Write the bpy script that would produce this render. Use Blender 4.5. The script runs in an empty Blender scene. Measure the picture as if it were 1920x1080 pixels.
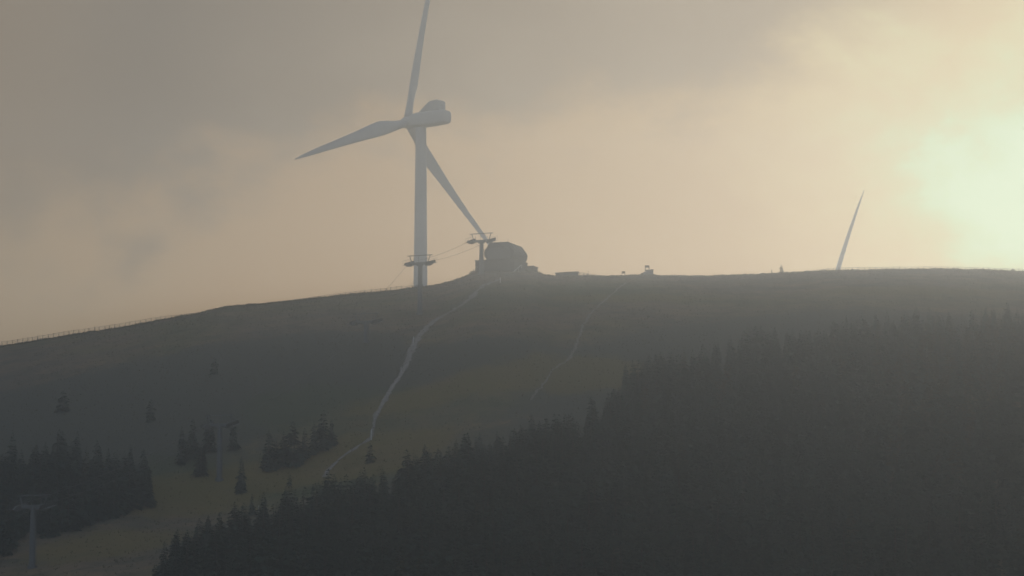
import bpy, bmesh, math, random
import numpy as np
from mathutils import Vector, Matrix

R = math.radians
random.seed(7)
rng = np.random.default_rng(7)
S = bpy.context.scene
COL = S.collection

# ------------------------------------------------------------------ camera
F = 6800.0                       # focal length in photo pixels (1920 wide)
PITCH = R(8.0)
CZ = 60.0                        # height of the camera above the datum
cd = bpy.data.cameras.new("camera")
cam = bpy.data.objects.new("camera", cd)
COL.objects.link(cam)
cd.sensor_width = 36.0
cd.lens = 36.0 * F / 1920.0
cd.clip_start = 1.0
cd.clip_end = 9000.0
cam.location = (0, 0, CZ)
cam.rotation_euler = (R(90) + PITCH, 0, 0)
S.camera = cam
CT, ST = math.cos(PITCH), math.sin(PITCH)


def ray(px, py):
    u = (px - 960.0) / F
    v = (540.0 - py) / F
    return (u, CT - v * ST, ST + v * CT)


def at(px, py, Y):
    d = ray(px, py)
    k = Y / d[1]
    return Vector((d[0] * k, Y, CZ + d[2] * k))


def project(x, y, z):
    z = z - CZ
    w = y * CT + z * ST
    up = -y * ST + z * CT
    return 960 + F * x / w, 540 - F * up / w


# ------------------------------------------------------------------ terrain
SKY = [(-900, 800), (-500, 735), (-150, 673), (0, 649), (60, 640), (130, 628), (200, 618), (260, 608), (320, 596), (375, 587),
       (400, 580), (425, 574), (470, 571.5), (560, 562.5), (650, 552), (720, 546), (760, 541.5), (806, 536), (830, 531),
       (852, 525.5), (872, 518), (888, 512), (905, 509), (980, 506.5), (1004, 506.5), (1012, 511), (1019, 515.5),
       (1040, 517), (1110, 516.5), (1140, 517.5), (1165, 517.5), (1190, 516), (1203, 514.5), (1226, 515.5), (1240, 517),
       (1300, 517.5), (1360, 516.5), (1400, 515), (1450, 512.5), (1480, 511), (1530, 508), (1600, 506.5), (1680, 505),
       (1760, 504), (1840, 505.5), (1900, 508.5), (1940, 510.5), (2050, 512), (2400, 500), (2900, 540)]  # unseen ridge past the right frame edge, raised to block the low sun


def ridge_y(x):
    return 800.0 + 0.12 * np.clip(x, -200, 200)


_rx, _rz = [], []
for px_, py_ in SKY:
    d_ = ray(px_, py_)
    Y_ = 800.0
    for _ in range(6):
        Y_ = float(ridge_y(d_[0] * Y_ / d_[1]))
    _rx.append(d_[0] * Y_ / d_[1])
    _rz.append(CZ + d_[2] * Y_ / d_[1])
_rx, _rz = np.array(_rx), np.array(_rz)


def ridge_z(x):
    return sum(np.interp(x + o, _rx, _rz) * w for o, w in ((-.8, .25), (0, .5), (.8, .25)))


def waves(x, y):
    return (np.sin(x * .051 + y * .013 + 1.3) * .9 + np.sin(x * .021 - y * .034 + .4) * 1.3
            + np.sin(x * .11 + 2.1 * np.sin(y * .03)) * .35 + np.sin(y * .085 + x * .06) * .4)


def fine(x, y):
    return (np.sin(x * 1.7 + 1.9 * np.sin(y * .6)) * .5 + np.sin(x * .73 + y * .91 + 2.) * .6
            + np.sin(x * 2.9 - y * 1.3) * .35) * .07


def ground(x, y):
    x = np.asarray(x, float); y = np.asarray(y, float)
    ry, rz = ridge_y(x), ridge_z(x)
    s = np.maximum(ry - y, 0)
    t = np.minimum(s / 45.0, 1)
    fall = .19 * s + .09 * np.where(s < 45, s * t * .5, s - 22.5)
    fall = fall + 9.0 * np.exp(-((y - 610) / 55.) ** 2) * np.exp(-((x + 45) / 45.) ** 2) * np.clip(s / 120, 0, 1)   # hollow on the left
    zf = rz - fall + waves(x, y) * np.clip(s / 130., 0, 1) * .8
    b = np.maximum(y - ry, 0)
    zb = rz - .005 * b - 110. * (1 - np.exp(-b * b * .00105 / 110.))
    z = np.where(y <= ry, zf, zb) + fine(x, y) * np.where(b > 0, .5, 1)
    # the valley between this slope and the camera's own hillside
    own = CZ - 7.0 - .24 * np.maximum(y + 6, 0) + .03 * np.minimum(y, 0) + waves(x, y) * .4
    k = 14.0
    m = np.maximum(z, own)
    z = m + np.log(np.exp((z - m) / k) + np.exp((own - m) / k)) * k
    return np.maximum(z, 4.0) + 0.0


_off = None
# the soft union lifts the front a little; near the ridge it is nil


def G(x, y):
    return float(ground(x, y))


def hit(px, py):
    """where the sight line through a photo pixel meets the slope"""
    d = ray(px, py)
    ys = np.arange(380., 840., .5)
    xs = d[0] / d[1] * ys
    zs = CZ + d[2] / d[1] * ys
    g = ground(xs, ys)
    i = int(np.argmax(g >= zs))
    if g[i] < zs[i]:
        i = int(np.argmin(np.abs(zs - g)))
    return float(xs[i]), float(ys[i])


# ------------------------------------------------------------------ materials
def new_mat(name):
    m = bpy.data.materials.new(name)
    m.use_nodes = True
    return m, m.node_tree.nodes, m.node_tree.links, m.node_tree.nodes["Principled BSDF"]


def mat(name, c, rough=.7, metal=0., var=.15, scale=3.0, c2=None):
    m, n, l, b = new_mat(name)
    tc = n.new("ShaderNodeTexCoord")
    nz = n.new("ShaderNodeTexNoise")
    nz.inputs["Scale"].default_value = scale
    nz.inputs["Detail"].default_value = 6
    l.new(tc.outputs["Object"], nz.inputs["Vector"])
    cr = n.new("ShaderNodeValToRGB")
    c2 = c2 or [v * (1 - var) for v in c]
    c3 = [min(1, v * (1 + var)) for v in c]
    cr.color_ramp.elements[0].color = (*c2, 1); cr.color_ramp.elements[0].position = .3
    cr.color_ramp.elements[1].color = (*c3, 1); cr.color_ramp.elements[1].position = .7
    l.new(nz.outputs["Fac"], cr.inputs["Fac"])
    l.new(cr.outputs["Color"], b.inputs["Base Color"])
    b.inputs["Roughness"].default_value = rough
    b.inputs["Metallic"].default_value = metal
    return m


def foliage_mat(name, c_dark, c_light):
    m, n, l, b = new_mat(name)
    geo = n.new("ShaderNodeNewGeometry")
    nz = n.new("ShaderNodeTexNoise"); nz.inputs["Scale"].default_value = .35; nz.inputs["Detail"].default_value = 5
    l.new(geo.outputs["Position"], nz.inputs["Vector"])
    rnd = n.new("ShaderNodeMath"); rnd.operation = 'ADD'
    oi = n.new("ShaderNodeObjectInfo")
    mul = n.new("ShaderNodeMath"); mul.operation = 'MULTIPLY_ADD'
    mul.inputs[1].default_value = .35; mul.inputs[2].default_value = -.17
    l.new(oi.outputs["Random"], mul.inputs[0])
    l.new(nz.outputs["Fac"], rnd.inputs[0]); l.new(mul.outputs[0], rnd.inputs[1])
    cr = n.new("ShaderNodeValToRGB")
    cr.color_ramp.elements[0].color = (*c_dark, 1); cr.color_ramp.elements[0].position = .3
    cr.color_ramp.elements[1].color = (*c_light, 1); cr.color_ramp.elements[1].position = .75
    l.new(rnd.outputs[0], cr.inputs["Fac"])
    l.new(cr.outputs["Color"], b.inputs["Base Color"])
    b.inputs["Roughness"].default_value = .8
    b.inputs["Specular IOR Level"].default_value = .2
    return m


M = {}
M['spruce'] = foliage_mat("spruce_needles", (.026, .056, .043), (.058, .100, .070))
M['larch'] = foliage_mat("larch_needles", (.060, .062, .022), (.105, .095, .036))
M['scrub'] = foliage_mat("scrub_leaves", (.075, .092, .078), (.115, .125, .095))
M['grass'] = foliage_mat("grass_blades", (.095, .080, .040), (.170, .135, .070))
M['bark'] = mat("bark", (.09, .07, .055), .9, scale=8)
M['white'] = mat("white_coating", (.56, .58, .60), .5, var=.05, scale=.4)
M['white_dull'] = mat("weathered_coating", (.48, .50, .52), .5, var=.06, scale=.5)
M['steel'] = mat("galvanised_steel", (.17, .18, .185), .5, .5, scale=4)
M['dark_steel'] = mat("dark_steel", (.13, .135, .14), .5, .4, scale=4)
M['shell'] = mat("grey_shell", (.06, .062, .066), .45, var=.08, scale=1.0)
M['shell_edge'] = mat("shell_edge", (.09, .092, .096), .5, var=.08)
M['concrete'] = mat("concrete", (.055, .056, .055), .85, var=.2, scale=1.5)
M['wood'] = mat("weathered_wood", (.17, .135, .10), .85, var=.3, scale=6)
M['stone'] = mat("field_stone", (.22, .21, .20), .9, var=.35, scale=2.5)
M['pale'] = mat("pale_paint", (.70, .70, .68), .6, var=.08)
M['glass'] = mat("dark_glass", (.03, .035, .04), .15, var=.1)
M['rubber'] = mat("black_rubber", (.03, .03, .03), .8)
M['rope'] = mat("wire_rope", (.12, .12, .125), .5, .6)
M['sign'] = mat("sign_board", (.30, .24, .15), .7, var=.15)


def path_mat(name, ca, cb):
    m, n, l, b = new_mat(name)
    tc = n.new("ShaderNodeTexCoord")
    nz = n.new("ShaderNodeTexNoise"); nz.inputs["Scale"].default_value = .9; nz.inputs["Detail"].default_value = 8
    nz.inputs["Roughness"].default_value = .75
    l.new(tc.outputs["Object"], nz.inputs["Vector"])
    cr = n.new("ShaderNodeValToRGB")
    e = cr.color_ramp.elements
    e[0].position = .3; e[0].color = (*ca, 1)
    e[1].position = .68; e[1].color = (*cb, 1)
    l.new(nz.outputs["Fac"], cr.inputs["Fac"])
    l.new(cr.outputs["Color"], b.inputs["Base Color"])
    b.inputs["Roughness"].default_value = .95
    return m


M['path'] = path_mat("trail_gravel", (.12, .10, .085), (.39, .355, .32))
M['footpath'] = path_mat("footpath_earth", (.12, .105, .085), (.36, .325, .28))


def hill_mat():
    m, n, l, b = new_mat("alpine_meadow")
    tc = n.new("ShaderNodeTexCoord")

    def noise(scale, detail=6, rough=.6, dist=0.):
        t = n.new("ShaderNodeTexNoise")
        t.inputs["Scale"].default_value = scale; t.inputs["Detail"].default_value = detail
        t.inputs["Roughness"].default_value = rough; t.inputs["Distortion"].default_value = dist
        l.new(tc.outputs["Object"], t.inputs["Vector"])
        return t

    def ramp(src, stops):
        c = n.new("ShaderNodeValToRGB")
        while len(c.color_ramp.elements) < len(stops):
            c.color_ramp.elements.new(.5)
        for e, (p, col) in zip(c.color_ramp.elements, stops):
            e.position = p; e.color = (*col, 1)
        l.new(src, c.inputs["Fac"])
        return c

    def mix(f, a, bb, mode='MIX'):
        x = n.new("ShaderNodeMix"); x.data_type = 'RGBA'; x.blend_type = mode
        if isinstance(f, float):
            x.inputs[0].default_value = f
        else:
            l.new(f, x.inputs[0])
        l.new(a, x.inputs[6]); l.new(bb, x.inputs[7])
        return x.outputs[2]
    big = noise(.022, 5, .6, .6)
    base = ramp(big.outputs["Fac"], [(.32, (.085, .100, .045)), (.44, (.165, .140, .075)), (.56, (.195, .145, .100)), (.68, (.120, .110, .085))])
    med = noise(.16, 8, .65, .4)
    tint = ramp(med.outputs["Fac"], [(.32, (.42, .52, .46)), (.5, (1, 1, 1)), (.7, (1.5, 1.32, 1.15))])
    c = mix(1.0, base.outputs["Color"], tint.outputs["Color"], 'MULTIPLY')
    sm = noise(1.6, 8, .7)
    t2 = ramp(sm.outputs["Fac"], [(.3, (.62, .64, .62)), (.7, (1.38, 1.34, 1.3))])
    c = mix(1.0, c, t2.outputs["Color"], 'MULTIPLY')
    at_ = n.new("ShaderNodeAttribute"); at_.attribute_name = "zone"
    sep = n.new("ShaderNodeSeparateColor")
    l.new(at_.outputs["Color"], sep.inputs[0])
    brk = noise(.33, 7, .7, .5)

    def zone(ch, lo=.30, hi=.62):
        a = n.new("ShaderNodeMath"); a.operation = 'MULTIPLY_ADD'
        l.new(brk.outputs["Fac"], a.inputs[0]); a.inputs[1].default_value = 1.1
        s_ = n.new("ShaderNodeMath"); s_.operation = 'SUBTRACT'
        l.new(sep.outputs[ch], s_.inputs[0]); s_.inputs[1].default_value = .55
        l.new(s_.outputs[0], a.inputs[2])
        mr = n.new("ShaderNodeMapRange"); mr.interpolation_type = 'SMOOTHSTEP'
        mr.inputs[1].default_value = lo; mr.inputs[2].default_value = hi
        l.new(a.outputs[0], mr.inputs[0])
        return mr.outputs[0]
    green = n.new("ShaderNodeRGB"); green.outputs[0].default_value = (.075, .105, .035, 1)
    ochre = n.new("ShaderNodeRGB"); ochre.outputs[0].default_value = (.20, .150, .045, 1)
    dark = n.new("ShaderNodeRGB"); dark.outputs[0].default_value = (.095, .095, .072, 1)
    c = mix(zone(0), c, dark.outputs[0])
    c = mix(zone(1), c, mix(.6, green.outputs[0], c))
    c = mix(zone(2), c, mix(.35, ochre.outputs[0], c))
    l.new(c, b.inputs["Base Color"])
    b.inputs["Roughness"].default_value = .95
    b.inputs["Specular IOR Level"].default_value = .1
    bp = n.new("ShaderNodeBump"); bp.inputs["Strength"].default_value = .6; bp.inputs["Distance"].default_value = .3
    l.new(sm.outputs["Fac"], bp.inputs["Height"])
    l.new(bp.outputs["Normal"], b.inputs["Normal"])
    return m


M['hill'] = hill_mat()


# ------------------------------------------------------------------ helpers
def tag(o, label=None, cat=None, group=None, kind=None):
    if label: o["label"] = label
    if cat: o["category"] = cat
    if group: o["group"] = group
    if kind: o["kind"] = kind
    return o


def empty(name, loc, rz=0., label=None, cat=None, group=None):
    o = bpy.data.objects.new(name, None)
    COL.objects.link(o)
    o.location = loc
    o.rotation_euler = (0, 0, rz)
    o.empty_display_size = .5
    return tag(o, label, cat, group)


def mesh_obj(name, verts, faces, m, parent=None, smooth=False):
    me = bpy.data.meshes.new(name)
    me.from_pydata([tuple(v) for v in verts], [], faces)
    me.materials.append(m)
    if smooth:
        me.polygons.foreach_set("use_smooth", [True] * len(me.polygons))
    me.update()
    o = bpy.data.objects.new(name, me)
    COL.objects.link(o)
    o.parent = parent
    return o


class MB:
    """collects shapes that make up one part"""

    def __init__(s):
        s.v, s.f = [], []

    def add(s, v, f):
        k = len(s.v)
        s.v += [tuple(p) for p in v]
        s.f += [tuple(i + k for i in q) for q in f]
        return s

    def box(s, c, d, rz=0., bev=.0, tilt=None):
        bm = bmesh.new()
        bmesh.ops.create_cube(bm, size=1.0)
        bmesh.ops.scale(bm, vec=d, verts=bm.verts)
        if bev:
            bmesh.ops.bevel(bm, geom=list(bm.edges), offset=bev, segments=2, affect='EDGES', profile=.6)
        mtx = Matrix.Translation(c) @ Matrix.Rotation(rz, 4, 'Z')
        if tilt is not None:
            mtx = mtx @ tilt
        bm.verts.index_update()
        s.add([mtx @ v.co for v in bm.verts], [[v.index for v in f.verts] for f in bm.faces])
        bm.free()
        return s

    def tube(s, pts, rad, n=10, cap=True):
        pts = [Vector(p) for p in pts]
        rad = rad if isinstance(rad, (list, tuple)) else [rad] * len(pts)
        v, f = [], []
        ref = None
        for i, p in enumerate(pts):
            a = pts[max(i - 1, 0)]; b = pts[min(i + 1, len(pts) - 1)]
            t = (b - a).normalized()
            if ref is None:
                ref = Vector((0, 0, 1)) if abs(t.z) < .9 else Vector((1, 0, 0))
            x = t.cross(ref).normalized(); y = x.cross(t).normalized()
            for k in range(n):
                q = 2 * math.pi * k / n
                v.append(p + (x * math.cos(q) + y * math.sin(q)) * rad[i])
        for i in range(len(pts) - 1):
            for k in range(n):
                k2 = (k + 1) % n
                f.append((i * n + k, i * n + k2, (i + 1) * n + k2, (i + 1) * n + k))
        if cap:
            f.append(tuple(range(n))[::-1])
            f.append(tuple((len(pts) - 1) * n + k for k in range(n)))
        return s.add(v, f)

    def prism(s, prof, y0, y1):
        """profile (x, z) swept along y"""
        n = len(prof)
        v = [(x, y0, z) for x, z in prof] + [(x, y1, z) for x, z in prof]
        f = [tuple(range(n)), tuple(range(2 * n - 1, n - 1, -1))]
        for k in range(n):
            k2 = (k + 1) % n
            f.append((k, k + n, k2 + n, k2))
        return s.add(v, f)

    def build(s, name, m, parent=None, smooth=False):
        return mesh_obj(name, s.v, s.f, m, parent, smooth)


def smooth_by_angle(o, deg=35):
    me = o.data
    me.polygons.foreach_set("use_smooth", [True] * len(me.polygons))
    bm = bmesh.new(); bm.from_mesh(me)
    for e in bm.edges:
        if len(e.link_faces) == 2 and e.calc_face_angle(0) > R(deg):
            e.smooth = False
    bm.to_mesh(me); bm.free()
    return o


def bevel(o, w=.04, seg=2):
    md = o.modifiers.new("bevel", 'BEVEL'); md.width = w; md.segments = seg; md.limit_method = 'ANGLE'
    return o


def copy_tree(o, parent=None):
    c = o.copy()
    COL.objects.link(c)
    if parent: c.parent = parent
    for ch in [x for x in bpy.data.objects if x.parent == o]:
        copy_tree(ch, c)
    return c


# ------------------------------------------------------------------ the hill
def axis(segs):
    out = []
    for a, b, st in segs:
        out += list(np.arange(a, b, st))
    out.append(segs[-1][1])
    return np.array(out)


xs = axis([(-1500, -420, 60), (-420, -180, 12), (-180, -125, 3), (-125, 150, 1.2), (150, 210, 4), (210, 420, 12), (420, 1500, 60)])
ys = axis([(-420, -40, 38), (-40, 380, 10), (380, 760, 2.0), (760, 790, 1.2), (790, 822, .8), (822, 900, 3), (900, 1240, 14), (1240, 1300, 20)])
XX, YY = np.meshgrid(xs, ys)
ZZ = ground(XX, YY)
nx, ny = len(xs), len(ys)
V = np.stack([XX, YY, ZZ], -1).reshape(-1, 3)
ii = np.arange(nx * ny).reshape(ny, nx)
Q = np.stack([ii[:-1, :-1], ii[:-1, 1:], ii[1:, 1:], ii[1:, :-1]], -1).reshape(-1, 4)


def big_mesh(name, V, Q, m, smooth=False):
    me = bpy.data.meshes.new(name)
    k = Q.shape[1]
    me.vertices.add(len(V)); me.vertices.foreach_set("co", V.astype(np.float32).ravel())
    me.loops.add(Q.size); me.loops.foreach_set("vertex_index", Q.astype(np.int32).ravel())
    me.polygons.add(len(Q)); me.polygons.foreach_set("loop_start", np.arange(0, Q.size, k, dtype=np.int32))
    if smooth:
        me.polygons.foreach_set("use_smooth", np.ones(len(Q), dtype=bool))
    me.materials.append(m)
    me.update(calc_edges=True)
    me.validate()
    o = bpy.data.objects.new(name, me)
    COL.objects.link(o)
    return o


hill = big_mesh("hillside", V, Q, M['hill'], True)
tag(hill, kind="structure")


def blob(px, py, w, d):
    x, y = hit(px, py)
    return np.exp(-((XX - x) / w) ** 2 - ((YY - y) / d) ** 2)


zone = np.zeros((ny, nx, 4), np.float32); zone[..., 3] = 1
for b_ in ((420, 700, 22, 30), (620, 640, 14, 16), (620, 690, 12, 22), (120, 760, 30, 30), (300, 740, 25, 30), (860, 665, 16, 12), (60, 860, 30, 60), (700, 690, 10, 12),
           (1450, 640, 25, 25), (1300, 720, 25, 35), (1600, 760, 50, 60), (1750, 650, 30, 40), (1000, 900, 60, 60)):
    zone[..., 0] += blob(*b_)
for b_ in ((830, 770, 16, 16), (700, 780, 12, 14), (930, 560, 14, 16), (560, 760, 12, 16), (330, 900, 10, 14), (1050, 555, 20, 16)):
    zone[..., 1] += blob(*b_) * .9
for b_ in ((900, 715, 26, 10), (1120, 690, 14, 12), (200, 1020, 14, 24), (450, 905, 18, 10), (330, 950, 12, 12), (760, 850, 8, 14), (700, 860, 10, 10), (640, 850, 8, 10),
           (1700, 545, 25, 8), (1180, 560, 20, 8), (1780, 770, 20, 14)):
    zone[..., 2] += blob(*b_) * .95
ca = hill.data.color_attributes.new("zone", 'FLOAT_COLOR', 'POINT')
ca.data.foreach_set("color", np.clip(zone, 0, 1).ravel())


# trails: draped ribbons with a ragged edge
def trail(name, pts, width, label, m='path', narrow=.8):
    P = [hit(*p[:2]) for p in pts]
    W = [(p[2] if len(p) > 2 else width) * narrow for p in pts]
    line = []
    for i in range(len(P) - 1):
        a, b = np.array(P[i]), np.array(P[i + 1])
        n = max(2, int(np.linalg.norm(b - a) / .7))
        for t in np.linspace(0, 1, n, endpoint=False):
            line.append((*(a + (b - a) * t), W[i] + (W[i + 1] - W[i]) * t))
    line.append((*P[-1], W[-1]))
    L = np.array(line)
    for _ in range(4):
        L[1:-1, :2] = (L[:-2, :2] + 2 * L[1:-1, :2] + L[2:, :2]) / 4
    T = np.gradient(L[:, :2], axis=0); T /= np.linalg.norm(T, axis=1)[:, None] + 1e-9
    N = np.stack([T[:, 1], -T[:, 0]], 1)
    n = len(L)
    ks = np.array([-1, -.5, 0, .5, 1])
    L[1:-1, 0] += np.convolve(rng.normal(0, .16, n), np.ones(5) / 5, 'same')[1:-1]
    L[:, 2] *= 1 + .55 * np.convolve(rng.normal(0, 1, n), np.ones(7) / 7, 'same')
    jag = 1 + .45 * rng.standard_normal((n, 5)) * (np.abs(ks) > .8)
    jag[1:] = (jag[1:] + jag[:-1]) / 2
    X = L[:, None, 0] + N[:, None, 0] * ks * L[:, None, 2] * .5 * jag
    Y = L[:, None, 1] + N[:, None, 1] * ks * L[:, None, 2] * .5 * jag
    Z = ground(X, Y) + .05 + .02 * (1 - np.abs(ks))
    i = np.arange(n * 5).reshape(n, 5)
    q = np.stack([i[:-1, :-1], i[:-1, 1:], i[1:, 1:], i[1:, :-1]], -1).reshape(-1, 4)
    o = big_mesh(name, np.stack([X, Y, Z], -1).reshape(-1, 3), q, M[m], True)
    tag(o, label, kind="structure")
    return o


trail("gravel_path", [(938, 524, 1.6), (912, 534, 1.9), (893, 548, 1.7), (880, 562, 1.6), (857, 577, 1.5), (838, 588, 1.4), (815, 601, 1.6), (798, 616, 1.7),
                      (787, 629, 1.6), (778, 642, 1.5), (773, 655, 1.4), (767, 670, 1.4), (760, 687, 1.3), (752, 701, 1.2), (741, 719, 1.2), (730, 736, 1.2),
                      (720, 753, 1.15), (710, 771, 1.1), (703, 787, 1.0), (701, 800, .6), (697, 814, .7), (694, 823, .8), (682, 831, .9), (662, 842, 1.), (645, 855, 1.0),
                      (630, 868, 1.0), (617, 881, 1.0), (608, 895, .9)], 1.3, "main pale gravel trail winding down from the lift station")
trail("footpath", [(1174, 530, .5), (1155, 545, .5), (1137, 562, .6), (1120, 577, .55), (1104, 592, .5), (1093, 610, .5), (1086, 632, .5), (1080, 652, .6),
                   (1071, 668, .7), (1060, 681, .6), (1046, 687, .5), (1034, 697, .4), (1026, 712, .45), (1014, 727, .5), (1002, 741, .5), (994, 752, .4)], .5,
      "thin faint footpath across the meadow", 'footpath', .8)


# ------------------------------------------------------------------ trees
def spruce_mesh(seed, H, Rb, whorls, per, thin=1.0, droop=.35, bare=.08):
    """crown of drooping branch sprays from top to near the ground"""
    r = np.random.default_rng(seed)
    v, f = [], []

    def kite(p, d, side, up, ln, w):
        k = len(v)
        mid = p + d * ln * .45 + up * ln * .06
        tip = p + d * ln - up * ln * .16
        v.extend([p, mid + side * w, tip, mid - side * w])
        f.append((k, k + 1, k + 2)); f.append((k, k + 2, k + 3))
    lean = r.normal(0, .015, 2)
    lop = r.uniform(0, 2 * math.pi)
    for i in range(whorls):
        t = (i + r.uniform(-.3, .3)) / whorls
        t = min(max(t, 0), .985)
        z = H * (bare + (1 - bare) * t)
        rad = Rb * (1 - t) ** .72 * (1 + .22 * math.sin(i * 1.9 + seed)) + .10
        n = max(3, int(per * (.45 + .55 * (1 - t))))
        a0 = r.uniform(0, 6.28)
        for j in range(n):
            if r.random() < .10:
                continue
            a = a0 + 2 * math.pi * j / n + r.normal(0, .22)
            ln = rad * r.uniform(.62, 1.18) * (1 + .18 * math.cos(a - lop))
            dz = -droop * r.uniform(.5, 1.4) * (1 - t * 1.5)
            d = np.array([math.cos(a), math.sin(a), dz]); d /= np.linalg.norm(d)
            sd = np.array([-math.sin(a), math.cos(a), r.normal(0, .25)])
            up = np.cross(d, sd)
            p = np.array([lean[0] * z, lean[1] * z, z + r.normal(0, .08)])
            kite(p, d, sd, up, ln, .17 * ln + .10)
            for sgn in (-1, 1):
                q = p + d * ln * r.uniform(.25, .5)
                d2 = d + sd * sgn * r.uniform(.5, .95) + np.array([0, 0, -.12]); d2 /= np.linalg.norm(d2)
                kite(q, d2, np.cross(d2, up), up, ln * r.uniform(.4, .62), (.12 * ln + .06) * thin)
            q = p + d * ln * .55
            d3 = d + np.array([0, 0, -.8]); d3 /= np.linalg.norm(d3)
            kite(q, d3, sd, up, ln * .35, .09 * ln + .05)
    for j in range(5):
        a = j * 1.26
        d = np.array([math.cos(a) * .16, math.sin(a) * .16, 1.])
        kite(np.array([lean[0] * H, lean[1] * H, H * .955]), d, np.array([-math.sin(a), math.cos(a), 0]), np.array([math.cos(a), math.sin(a), 0]), H * .045, .09)
    return np.array(v), np.array(f)


PROTO = {}
SPEC = {'spruce': [(11, 9.0, 2.1, 25, 10), (12, 8.0, 1.75, 24, 9), (13, 9.5, 2.35, 26, 10), (14, 7.0, 1.95, 20, 9), (15, 8.6, 1.6, 25, 8)],
        'larch': [(21, 8.0, 1.7, 17, 8), (22, 9.0, 1.6, 18, 7)],
        'sapling': [(31, 3.0, .95, 13, 8), (32, 2.4, .7, 11, 8)]}


def trunk_mb(H):
    mb = MB()
    mb.tube([(0, 0, -.5), (0, 0, .25), (.02, 0, H * .35), (0, .02, H * .7), (0, 0, H * .95)], [H * .025, H * .019, H * .014, H * .008, .012], 7)
    return mb


for kind, lst in SPEC.items():
    PROTO[kind] = []
    for sd, H, Rb, wh, pe in lst:
        v, f = spruce_mesh(sd, H, Rb, wh, pe, thin=.7 if kind == 'larch' else 1., droop=.15 if kind == 'larch' else .38, bare=.03 if kind == 'sapling' else .07)
        me = bpy.data.meshes.new("crown")
        me.from_pydata([tuple(p) for p in v], [], [tuple(int(k) for k in q) for q in f])
        me.materials.append(M['larch' if kind == 'larch' else 'spruce'])
        me.update()
        t = trunk_mb(H)
        tm = bpy.data.meshes.new("trunk")
        tm.from_pydata(t.v, [], t.f); tm.materials.append(M['bark']); tm.update()
        PROTO[kind].append((H, v, f, me, tm))
NAMES = {'spruce': ('spruce_tree', 'spruce'), 'larch': ('larch_tree', 'larch'), 'sapling': ('young_spruce', 'young spruce')}


def plant(kind, x, y, height, label, group, var=None):
    var = rng.integers(len(PROTO[kind])) if var is None else var
    H, v, f, me, tm = PROTO[kind][var]
    s = height / H
    o = empty(NAMES[kind][0], (x, y, G(x, y) - (.3 if kind == 'sapling' and height > 2 else .12)), rng.uniform(0, 6.28), label, NAMES[kind][1], group)
    w = s * rng.uniform(.82, 1.32)
    o.scale = (w, w * rng.uniform(.85, 1.15), s)
    o.rotation_euler = (rng.normal(0, .018), rng.normal(0, .018), o.rotation_euler[2])
    for nm, d in (("crown", me), ("trunk", tm)):
        c = bpy.data.objects.new(nm, d); COL.objects.link(c); c.parent = o
    return o


def plant_px(kind, px, py, hpx, label, group=None, var=None):
    x, y = hit(px, py)
    return plant(kind, x, y, hpx * math.hypot(y, 0) / F, label, group, var)


# --- single trees that stand apart
plant_px('spruce', 455, 924, 70, "broad dark spruce standing alone in the clearing right of the second lift tower", var=2)
plant_px('spruce', 376, 893, 62, "dark spruce at the clearing's upper edge, left below the second lift tower", var=0)
plant_px('spruce', 436, 845, 62, "dark spruce close to the right of the second lift tower", var=3)
plant_px('spruce', 392, 848, 72, "dark spruce close to the left of the second lift tower", var=0)
plant_px('spruce', 362, 862, 78, "tall spruce second to the left of the second lift tower", var=2)
plant_px('spruce', 340, 872, 74, "spruce third to the left of the second lift tower, at the end of its row", var=1)
for k, (a, b, c, t) in enumerate([(502, 884, 80, "leftmost"), (518, 880, 58, "second from the left"), (533, 877, 70, "third from the left"), (553, 871, 84, "fourth from the left"), (571, 864, 62, "fifth from the left"),
                                  (588, 853, 66, "sixth from the left"), (606, 845, 78, "tallest right-hand"), (622, 838, 52, "small rightmost")]):
    plant_px('spruce', a, b, c, f"{t} spruce of the dark grove above the path's lower bend", "grove above the lower bend of the path", var=k % 5)
plant_px('sapling', 401, 703, 36, "small lone spruce high on the bare left slope", var=0)
plant_px('sapling', 283, 790, 44, "young spruce standing free above the left stand", var=0)
plant_px('sapling', 118, 772, 42, "young spruce rising from scrub at far left", var=0)
plant_px('sapling', 543, 912, 26, "young spruce at the forest's edge below the brown strip", var=1)
plant_px('sapling', 694, 868, 40, "slim young spruce below the sharp bend of the path", var=1)
# the compact little conifer on the skyline
tiny = plant_px('sapling', 1465, 513, 16, "tiny dark conifer on the skyline right of the stone shelter", var=0)
tiny.scale = (tiny.scale[0] * 1.6, tiny.scale[1] * 1.6, tiny.scale[2] * 1.15)

# --- stands: candidate positions over the slope, kept where the stand is
gx, gy = np.meshgrid(np.arange(-95, 135, 2.75), np.arange(392, 808, 3.3))
gx = (gx + rng.uniform(-1.2, 1.2, gx.shape)).ravel(); gy = (gy + rng.uniform(-1.5, 1.5, gy.shape)).ravel()
gz = ground(gx, gy)
hh = rng.uniform(4.6, 9.4, gx.shape) * np.where(rng.random(gx.shape) < .2, .62, 1)
bpx, bpy_ = project(gx, gy, gz)
tpx, tpy = project(gx, gy, gz + hh)
EDGE = np.array([(250, 1110), (275, 1045), (300, 1003), (350, 972), (400, 948), (470, 922), (520, 908), (560, 897), (620, 872), (665, 872), (700, 868), (735, 868), (765, 838), (795, 812), (820, 838), (850, 812),
                 (880, 798), (950, 792), (1020, 757), (1090, 742), (1150, 703), (1180, 655), (1215, 648), (1290, 642), (1340, 622), (1375, 602), (1430, 588), (1500, 602),
                 (1550, 572), (1640, 562), (1750, 545), (1850, 530), (1960, 520)], float)
ed = np.interp(bpx, EDGE[:, 0], EDGE[:, 1])
right = (tpy > ed + rng.uniform(0, 16, gx.shape)) & (bpx > 245) & (tpy < 1095) & (bpx < 1985) & (gy < ridge_y(gx) - 4)
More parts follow.
